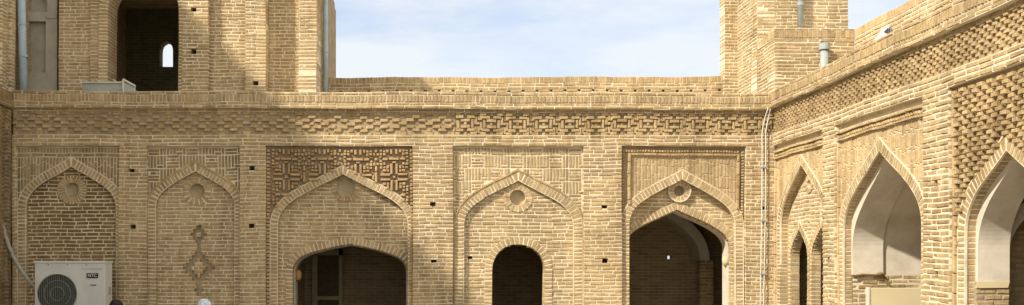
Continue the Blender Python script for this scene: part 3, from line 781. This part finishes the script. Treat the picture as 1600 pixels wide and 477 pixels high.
# ------------------------------------------------------------------ pavilion on the left roof
PV = thing('roof_pavilion', (-4.5, 16.5, CZ+2.4), 'two storey brick pavilion on the left roof with a large arched opening', 'pavilion')
Y0 = 16.5; K = Y0/1550
PVF = Fr((0, Y0, 0), (1,0,0), (0,1,0), .006)
def PX(px): return (px-675)*K
def PY_(py): return (405-py)*K
b0, b1 = 2.3, 5.05
OA = Arch(PX(223), 55*K, b0, PY_(18), PY_(-35), k1=.7, k2=(.6, .85), th=.16)
m = MB(); rows(m, PVF, PX(88), PX(140), b0, b1, .10, .5, L=.2); m.build('pier', B2, PV)
m = MB(); rows(m, PVF, PX(139), PX(284), b0, b1, .05, .5, L=.21, cuts=[OA.cut(True)]); m.build('arch_wall', B2, PV)
m = MB(); OA.ring(m, PVF, .02, .5); m.build('arch_ring', B2, PV)
for a, c_, w_, hs in ((284, 325, 0, [(302,15),(302,80)]), (325, 383, .13, []), (383, 415, 0, [(399,131)]), (415, 468, .30, []), (468, 495, 0, [])):
    m = MB(); rows(m, PVF, PX(a), PX(c_), b0, b1, w_, .6, L=.2, cuts=[hole(PX(x), PY_(y), .09, .08) for x, y in hs], mw=.52)
    if hs: m.box(PVF, PX(a), PX(c_), b0, b1, .53, .6, 1)
    m.build('pier' if w_ == 0 else 'recessed_panel', [M_BRICK, M_MORTAR], PV)
m = MB(); FS = Fr((PX(495), 0, 0), (0,1,0), (-1,0,0), .004)
rows(m, FS, Y0, Y0+.92, b0, b1, 0, .3, L=.2); m.build('side_face', B2, PV)
m = MB(); m.wbox(-2.3, PX(495)-.04, 17.44, 20.2, CZ+2.3, CZ+b1); m.wbox(-6.95, -1.98, Y0+.5, 20.2, CZ+4.95, CZ+5.2); m.wbox(-7.0, -6.8, 16.4, 20.2, CZ+2.3, CZ+5.1)
m.wbox(-3.9, -3.75, 17.1, 20.0, CZ+2.3, CZ+5.0)
m.build('body_wall', M_FBY, PV)
YB = 19.6; KB = YB/1550; wx0, wx1, wz0, wz1 = (249-675)*KB, (270-675)*KB, (405-105)*KB, (405-65)*KB
RF = Fr((0, YB, 0), (1,0,0), (0,1,0), .002)
WA = Arch((wx0+wx1)/2, (wx1-wx0)/2, wz0, wz0+(wz1-wz0)*.6, wz1, k1=.7, k2=(.6, .95))
def wcut(v): return WA.cut()(v) if v > wz0 else None
m = MB(); backing(m, RF, -6.8, -3.75, 2.3, 4.96, 0, .25, [wcut], mi=0)
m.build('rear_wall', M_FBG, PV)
# white plaster bay with blind panels
PL = Fr((0, Y0+.22, 0), (1,0,0), (0,1,0), .001); K2 = (Y0+.22)/1550
def QX(p): return (p-675)*K2
def QY(p): return (405-p)*K2
up = Arch(QX(50), .25, QY(19), QY(5), QY(-14), k1=.7, k2=(.6, .9))
def c1(v): return (QX(36), QX(71.5)) if QY(113) < v < QY(33) else None
def c2(v): return up.cut()(v) if v > QY(19) else None
m = MB(); backing(m, PL, QX(30), QX(89), 2.3, b1, 0, .1, [c1, c2], mi=0); m.box(PL, QX(28), QX(89), 2.3, b1, .1, .16, 0)
m.box(PL, QX(72), QX(88.5), QY(29), QY(24), -.012, .01, 0)
m.build('plaster_panel', M_GREYPL, PV)
m = MB(); m.wbox(PX(88), PX(88)+.2, Y0+.2, 20, CZ+2.3, CZ+5); m.build('inner_wall', M_FBY, PV)

# ------------------------------------------------------------------ pipes, cables, hose
def pipe(name, path, r, mt, label, cat, group=None, collar=(), n=14):
    m = MB(); m.tube(path, r, n); 
    o = m.build(name, mt, smooth=True); tag(o, label, cat, group)
    for (p, q, rr) in collar:
        c = MB(); c.tube([p, q], rr, n); c.build('collar', mt, o, smooth=False)
    return o
DP = 'rainwater pipes on the roof buildings'
y = 16.3
pipe('drainpipe', [((33-675)/1550*y, y, CZ+(405+20)/1550*y), ((35-675)/1550*y, y, CZ+(405-70)/1550*y), ((38-675)/1550*y, y, CZ+2.4)], .065, M_BLUEZ,
     'pale blue-grey pipe at the far left leaning beside the white plaster panel', 'drainpipe', DP,
     [(((34-675)/1550*y, y, CZ+(405-36)/1550*y), ((34.2-675)/1550*y, y, CZ+(405-40)/1550*y), .072), (((36.6-675)/1550*y, y, CZ+(405-86)/1550*y), ((36.8-675)/1550*y, y, CZ+(405-90)/1550*y), .072)])
y = 17.3
pipe('drainpipe', [((508.5-675)/1550*y, y, CZ+5.0), ((508.5-675)/1550*y, y, CZ+2.4)], .042, M_BLUEZ,
     'slim blue-grey pipe on the corner of the pavilion against the sky', 'drainpipe', DP, [(((508.5-675)/1550*y, y, CZ+3.6), ((508.5-675)/1550*y, y, CZ+3.66), .05)])
y = 16.68
pipe('drainpipe', [((1251-675)/1550*y, y, CZ+5.5), ((1251-675)/1550*y, y, CZ+(405-42)/1550*y)], .052, M_ZINC,
     'grey pipe coming down the upper block of the roof tower', 'drainpipe', DP, [(((1251-675)/1550*y, y, CZ+(405-4)/1550*y), ((1251-675)/1550*y, y, CZ+(405-9)/1550*y), .06)])
y = 15.79
pipe('drainpipe', [((1288-675)/1550*y, y, CZ+(405-76)/1550*y), ((1288-675)/1550*y, y, CZ+2.4)], .062, M_ZINC,
     'short grey pipe with a wide collar on the lower tower block', 'drainpipe', DP, [(((1288-675)/1550*y, y, CZ+(405-68)/1550*y), ((1288-675)/1550*y, y, CZ+(405-78)/1550*y), .088)])
def curve(pts, n=8):
    P = [Vector(p) for p in pts]; out = []
    for i in range(len(P)-1):
        a, b, c, d = P[max(i-1,0)], P[i], P[i+1], P[min(i+2, len(P)-1)]
        for k in range(n):
            t = k/n
            out.append(.5*((2*b)+(c-a)*t+(2*a-5*b+4*c-d)*t*t+(3*b-a-3*c+d)*t**3))
    return out+[P[-1]]
CG = 'white cables running down the corner'
for k, (dx, lab) in enumerate(((0, 'left one of two white cables running down the wall beside the corner'), (.055, 'right one of two white cables running down the wall beside the corner'))):
    pth = [(X(1197)+dx*.7, 15.41, CZ+V(172)), (X(1194)+dx, 15.46, CZ+V(185)), (X(1190)+dx, 15.47, CZ+V(208)), (X(1189.5)+dx, 15.46, CZ+V(240)), (X(1189)+dx, 15.46, CZ+V(330)), (X(1187.5)+dx, 15.46, CZ+V(420)), (X(1186)+dx, 15.46, CZ+V(520)), (X(1186)+dx, 15.46, .05)]
    pipe('cable', curve(pth), .009, M_CABLE, lab, 'cable', CG, n=8)
y = 15.25
def hp(px, py, yy): return ((px-675)/1550*yy, yy, CZ+(405-py)/1550*yy)
pipe('hose', curve([hp(-12, 290, 15.2), hp(-2, 325, 15.2), hp(6, 360, 15.25), hp(18, 395, 15.25), hp(33, 422, 15.2), hp(48, 442, 15.1), hp(60, 455, 15.05)]), .031, M_HOSE,
     'grey wrapped hose curving down from the left wall to the air conditioner', 'hose', n=10)

for (cx_, cy_, cz_) in ((X(1189)+.03, 15.475, CZ+V(262)), (X(1188.5)+.03, 15.475, CZ+V(345)), (X(1187.5)+.03, 15.475, CZ+V(428))):
    m = MB(); m.wbox(cx_-.045, cx_+.045, cy_-.03, cy_+.02, cz_-.008, cz_+.008); tag(m.build('cable_clip', M_ZINC), 'small grey clip holding the two white cables to the corner wall', 'cable clip', 'clips on the corner cables')
# ------------------------------------------------------------------ air conditioner outdoor unit
AY = 14.8; k = AY/1550
ax0, ax1 = (54-675)*k, (164-675)*k; az1 = CZ-3*k+0.0; az0 = az1-.86; ad = .34
AC = thing('air_conditioner', ((ax0+ax1)/2, AY, az0), 'white outdoor air conditioner with round fan grille in front of the leftmost arch', 'air conditioner')
def bevbox(name, x0, x1, y0_, y1_, z0, z1, mt, parent, bev=.012):
    bm = bmesh.new(); bmesh.ops.create_cube(bm, size=1)
    for v in bm.verts: v.co = Vector((x0+(v.co.x+.5)*(x1-x0), y0_+(v.co.y+.5)*(y1_-y0_), z0+(v.co.z+.5)*(z1-z0)))
    if bev: bmesh.ops.bevel(bm, geom=bm.edges[:], offset=bev, segments=2, affect='EDGES', profile=.5)
    me = bpy.data.meshes.new(name); bm.to_mesh(me); bm.free(); me.materials.append(mt)
    o = bpy.data.objects.new(name, me); COL.objects.link(o)
    if parent: o.parent = parent; o.matrix_parent_inverse = parent_inv(parent)
    return o
body = bevbox('casing', ax0, ax1, AY, AY+ad, az0, az1-.015, M_WHITE, AC)
bevbox('lid', ax0-.008, ax1+.008, AY-.01, AY+ad+.008, az1-.035, az1, M_WHITE, AC, .008)
fx, fz, frad = (90.5-675)*k, CZ+(405-459)*k, 30.5*k
px0, px1, pz1 = (60-675)*k, (121-675)*k, CZ+(405-428)*k
m = MB(); m.wbox(px0, px1, AY-.014, AY+.002, az0+.02, pz1)
fp = m.build('fan_panel', M_WHITE, AC)
m = MB(); n = 40
ring = [Vector((fx+math.cos(2*math.pi*i/n)*frad, AY-.017, fz+math.sin(2*math.pi*i/n)*frad)) for i in range(n)]
m.add(ring, [tuple(range(n))]); m.build('fan_shade_disc', M_DARK, AC)  # flat dark disc, its colour standing in for the shade of the fan recess
m = MB()
for i in range(-9, 10):
    x = fx+i*frad/10; h = math.sqrt(max(0, frad**2-(x-fx)**2)); m.tube([(x, AY-.026, fz-h), (x, AY-.026, fz+h)], .0028, 5)
for q in (.35, .68, 1.0):
    m.tube([(fx+math.cos(2*math.pi*i/32)*frad*q, AY-.03, fz+math.sin(2*math.pi*i/32)*frad*q) for i in range(33)], .005, 5)
m.build('fan_guard', rough_mat('grille_wire', (.16,.17,.15), (.24,.25,.22)), AC)
m = MB(); m.wbox((127-675)*k, (161-675)*k, AY-.004, AY+.004, CZ-15.8*k, CZ-15*k); m.build('panel_seam', M_ZINC, AC)
for z in (0, 1, 2): m = MB(); m.wbox((75+z*30-675)*k, (75+z*30-675)*k+.012, AY-.013, AY+.002, CZ-9.5*k, CZ-8.3*k); m.build('screw', M_DARK, AC)
m = MB(); bx0, bx1, bz0, bz1 = (135.5-675)*k, (153.5-675)*k, CZ-29.5*k, CZ-22*k
m.wbox(bx0, bx1, AY-.008, AY+.002, bz0, bz1); bd = m.build('badge', M_BLACK, AC)
cu = bpy.data.curves.new('letters', 'FONT'); cu.body = 'NTC'; cu.size = .064; cu.align_x = 'CENTER'; cu.align_y = 'CENTER'; cu.extrude = .002; cu.offset = .0012; cu.space_character = 1.05
to = bpy.data.objects.new('tmp', cu); COL.objects.link(to)
bpy.context.view_layer.update()
me = bpy.data.meshes.new_from_object(to.evaluated_get(bpy.context.evaluated_depsgraph_get())); bpy.data.objects.remove(to)
me.materials.append(M_WHITE); lt = bpy.data.objects.new('lettering', me); COL.objects.link(lt)
from mathutils import Matrix
me.transform(Matrix.Translation(((bx0+bx1)/2, AY-.011, (bz0+bz1)/2)) @ Matrix.Rotation(R(90), 4, 'X')); lt.parent = bd
m = MB(); m.wbox((141-675)*k, (150.5-675)*k, AY-.007, AY+.002, CZ-41.3*k, CZ-40*k); m.build('model_plate', M_BLACK, AC)
m = MB(); m.wbox(ax1-.001, ax1+.012, AY+.16, AY+.24, CZ-56*k, CZ-44*k); m.build('side_handle', M_GREYPL, AC)
for yy in (AY+.04, AY+ad-.06):
    m = MB(); m.wbox(ax0+.1, ax1-.1, yy-.02, yy+.02, az0-.05, az0); 
    for xx in (ax0+.12, ax1-.12): m.wbox(xx-.02, xx+.02, yy-.02, yy+.02, 0, az0-.05)
    m.build('stand_frame', M_ZINC, AC)

# ------------------------------------------------------------------ metal box on the roof edge
y = 15.95; k = y/1550
tx0, tx1, tz1 = (126-675)*k, (193-675)*k, CZ+(405-128)*k
TB = thing('metal_roof_box', ((tx0+tx1)/2, y, CZ+2.4), 'low grey sheet metal box on the roof edge below the pavilion arch', 'metal box')
m = MB(); m.wbox(tx0+.02, tx1, y, y+.9, CZ+2.42, tz1-.015); m.build('box_body', M_ZINC, TB)
m = MB()
m.wbox(tx0-.01, tx1, y-.025, y+.0, tz1-.02, tz1)
m.tube([(tx0-.04, y-.03, tz1+.035), (tx0+.03, y-.02, tz1)], .008, 6); m.tube([(tx0+.26, y-.03, tz1+.03), (tx0+.31, y-.02, tz1)], .008, 6); m.tube([(tx0+.53, y-.03, tz1+.03), (tx0+.58, y-.02, tz1)], .008, 6)
m.tube([(tx1, y-.03, tz1+.035), (tx1+.16, y+.1, tz1-.055)], .017, 6); m.tube([(tx1+.0, y-.03, tz1+.03), (tx1+.005, y-.02, CZ+2.42)], .014, 6); m.tube([(tx1+.15, y+.1, tz1-.055), (tx1+.15, y+.1, CZ+2.42)], .011, 6)
m.build('folded_rim', M_PLASTER, TB)
m = MB(); m.add([Vector(p) for p in ((tx1, y-.01, CZ+2.42), (tx1+.15, y+.1, CZ+2.42), (tx1+.15, y+.1, tz1-.07), (tx1, y-.01, tz1))], [(0,1,2,3)]); m.build('end_flap', M_ZINC, TB)

# ------------------------------------------------------------------ white floodlight on the right roof
y = 12.9; k = y/1550
FL = thing('floodlight', ((1383-675)*k, y, CZ+2.42), 'small white triangular floodlight on the roof edge at the right', 'floodlight')
cx, cz = (1383-675)*k, CZ+(405-52)*k
m = MB(); r_ = .085
P = [Vector(p) for p in ((cx-.10, y-.05, cz-.085), (cx+.01, y-.09, cz-.06), (cx+.01, y-.09, cz+.08), (cx-.10, y+.12, cz-.085), (cx+.01, y+.1, cz-.06), (cx+.01, y+.1, cz+.08))]
m.add(P, [(0,1,2),(5,4,3),(0,3,4,1),(1,4,5,2),(2,5,3,0)]); m.build('housing', M_WHITE, FL)
m = MB(); P = [Vector(p) for p in ((cx-.055, y-.075, cz-.0), (cx+.0, y-.10, cz-.03), (cx+.0, y-.10, cz+.055))]; m.add(P, [(0,1,2)]); m.build('lens', M_DARK, FL)
m = MB(); P = [Vector(p) for p in ((cx+.025, y-.09, cz-.03), (cx+.10, y-.03, cz-.0), (cx+.03, y-.09, cz+.075), (cx+.025, y+.08, cz-.03), (cx+.10, y+.06, cz), (cx+.03, y+.08, cz+.075))]
m.add(P, [(0,1,2),(5,4,3),(0,3,4,1),(1,4,5,2),(2,5,3,0)]); m.build('side_shade', M_ZINC, FL)
m = MB(); m.tube([(cx, y, CZ+2.42), (cx, y, cz-.06)], .018, 8); m.build('mounting_post', M_ZINC, FL)

# ------------------------------------------------------------------ cream board in the second bay
y = 12.35; k = y/1550
bb = bevbox('painted_board', (1358-675)*k, 6.35, y, y+.07, .0, CZ-45*k, M_CREAM, None, .006)
tag(bb, 'plain cream painted board standing in the plastered arched bay on the right', 'board')
bb2 = bevbox('board_edging', (1358-675)*k-.012, (1358-675)*k+.012, y-.008, y+.075, .01, CZ-44.5*k, M_PLASTER, bb, .003)

# ------------------------------------------------------------------ two people by the left arches
def skin_mesh(name, verts, edges, radii, mt, parent, sub=2):
    me = bpy.data.meshes.new(name); me.from_pydata(verts, edges, []); o = bpy.data.objects.new('tmp', me); COL.objects.link(o)
    md = o.modifiers.new('s', 'SKIN'); ms_ = o.modifiers.new('d', 'SUBSURF'); ms_.levels = sub; ms_.render_levels = sub
    sv = me.skin_vertices[0].data
    for i, r_ in enumerate(radii): sv[i].radius = r_ if isinstance(r_, tuple) else (r_, r_)
    sv[0].use_root = True
    bpy.context.view_layer.update()
    m2 = bpy.data.meshes.new_from_object(o.evaluated_get(bpy.context.evaluated_depsgraph_get())); m2.name = name
    bpy.data.objects.remove(o)
    m2.materials.clear(); m2.materials.append(mt)
    for p in m2.polygons: p.use_smooth = True
    ob = bpy.data.objects.new(name, m2); COL.objects.link(ob)
    if parent: ob.parent = parent
    return ob
def person(x, y_, H, rot, label, coat_m, scarf):
    s = H/1.75
    root = thing('person', (x, y_, 0), label, 'person', None); root.rotation_euler = (0, 0, rot)
    V_ = [(0,0,.95),(0,0,1.12),(0,.0,1.32),(0,.01,1.45),(0,0,1.52),(0,-.015,1.60),(0,-.01,1.70),
          (.18,0,1.40),(.23,.02,1.15),(.22,-.06,.92),(.22,-.08,.84),(-.18,0,1.40),(-.23,.02,1.15),(-.22,-.06,.92),(-.22,-.08,.84),
          (.09,0,.90),(.10,-.01,.50),(.10,.02,.09),(.11,-.13,.04),(-.09,0,.90),(-.10,-.01,.50),(-.10,.02,.09),(-.11,-.13,.04)]
    E = [(0,1),(1,2),(2,3),(3,4),(4,5),(5,6),(2,7),(7,8),(8,9),(9,10),(2,11),(11,12),(12,13),(13,14),(0,15),(15,16),(16,17),(17,18),(0,19),(19,20),(20,21),(21,22)]
    Rr = [(.15,.11),(.13,.10),(.16,.11),.06,.055,(.075,.09),(.07,.085),.06,.045,.034,(.02,.035),.06,.045,.034,(.02,.035),.085,.058,.042,.035,.085,.058,.042,.035]
    b = skin_mesh('body', [tuple(c*s for c in v) for v in V_], E, [tuple(q*s for q in r) if isinstance(r, tuple) else r*s for r in Rr], M_SKIN, root)
    # fingers
    for sx in (1, -1):
        m = MB()
        for j in range(4):
            m.tube([Vector((sx*(.225-.004*j), -.10+.018*j-.01, .83))*s, Vector((sx*(.225), -.105+.018*j, .79))*s, Vector((sx*.215, -.11+.018*j, .755+.006*abs(j-1.5)))*s], [.009*s,.008*s,.006*s], 6)
        m.tube([Vector((sx*.21, -.11, .86))*s, Vector((sx*.195, -.13, .82))*s, Vector((sx*.195, -.135, .79))*s], [.011*s,.009*s,.007*s], 6)
        m.build('fingers', M_SKIN, None, smooth=True).parent = root
    # coat and trousers follow the body
    ci = [0,1,2,3,7,8,9,11,12,13]; mp_ = {a: i for i, a in enumerate(ci)}
    skin_mesh('coat', [tuple(c*s*(1 if a != 3 else .985) for c in V_[a]) for a in ci]+[(0, 0, .74*s)], [(mp_[a], mp_[c]) for a, c in E if a in mp_ and c in mp_]+[(0, len(ci))],
              [tuple((q+.030)*s for q in Rr[a]) if isinstance(Rr[a], tuple) else (Rr[a]+.018)*s for a in ci]+[(.20*s, .16*s)], coat_m, root)
    for sx in (1, -1):
        m = MB(); m.tube([Vector((sx*.10, .09, .05))*s, Vector((sx*.10, .05, .055))*s, Vector((sx*.105, -.05, .05))*s, Vector((sx*.112, -.14, .035))*s, Vector((sx*.114, -.19, .03))*s], [.03*s, .05*s, .05*s, .045*s, .02*s], 12)
        m.build('shoe', M_HAIR, None, smooth=True).parent = root
    ti = [0,15,16,17,19,20,21]; mp_ = {a: i for i, a in enumerate(ti)}
    skin_mesh('trousers', [tuple(c*s for c in V_[a]) for a in ti], [(mp_[a], mp_[c]) for a, c in E if a in mp_ and c in mp_],
              [tuple((q+.014)*s for q in Rr[a]) if isinstance(Rr[a], tuple) else (Rr[a]+.014)*s for a in ti], M_TROU, root)
    # hair or scarf: an uneven cap over the skull
    bm = bmesh.new(); bmesh.ops.create_icosphere(bm, subdivisions=4, radius=1)
    for v in bm.verts:
        c = v.co.copy(); low = 1.0
        if scarf and c.z < 0: c.x *= 1+.25*(-c.z); c.y *= 1+.15*(-c.z)
        d = 1+.03*math.sin(c.x*9+c.z*5)+.02*math.sin(c.y*13+c.x*4)
        v.co = Vector((c.x*.098*d, c.y*.115*d+.01, c.z*(.115 if c.z > 0 else (.20 if scarf else .09))*d+1.665))*s
    kill = [v for v in bm.verts if v.co.y < -.075*s and v.co.z < (1.69 if scarf else 1.70)*s]
    bmesh.ops.delete(bm, geom=kill, context='VERTS')
    me = bpy.data.meshes.new('headscarf' if scarf else 'hair'); bm.to_mesh(me); bm.free(); me.materials.append(M_SCARF if scarf else M_HAIR)
    for p in me.polygons: p.use_smooth = True
    o = bpy.data.objects.new(me.name, me); COL.objects.link(o); o.parent = root
    m = MB()
    m.tube([Vector((0,-.098,1.66))*s, Vector((0,-.122,1.625))*s, Vector((0,-.10,1.612))*s], [.008*s,.014*s,.010*s], 8); m.build('nose', M_SKIN, None, smooth=True).parent = root
    for sx in (1, -1): m = MB(); m.tube([Vector((sx*.032,-.102,1.655))*s, Vector((sx*.032,-.108,1.655))*s], .011*s, 10); m.build('eye', M_HAIR, None).parent = root
    m = MB(); m.tube([Vector((-.024,-.10,1.585))*s, Vector((0,-.106,1.583))*s, Vector((.024,-.10,1.585))*s], .004*s, 6)
    m.build('mouth', M_HAIR, None).parent = root
    return root
y = 13.4; person((182-675)/1550*y, y, CZ-(467.5-405)/1550*y-.03, R(160), 'person with short black hair, head top showing just right of the air conditioner', M_COATD, False)
y = 12.2; person((319-675)/1550*y, y, CZ-(466.5-405)/1550*y-.03, R(200), 'person in a pale blue and white headscarf below the stepped diamond brick relief', M_COATL, True)
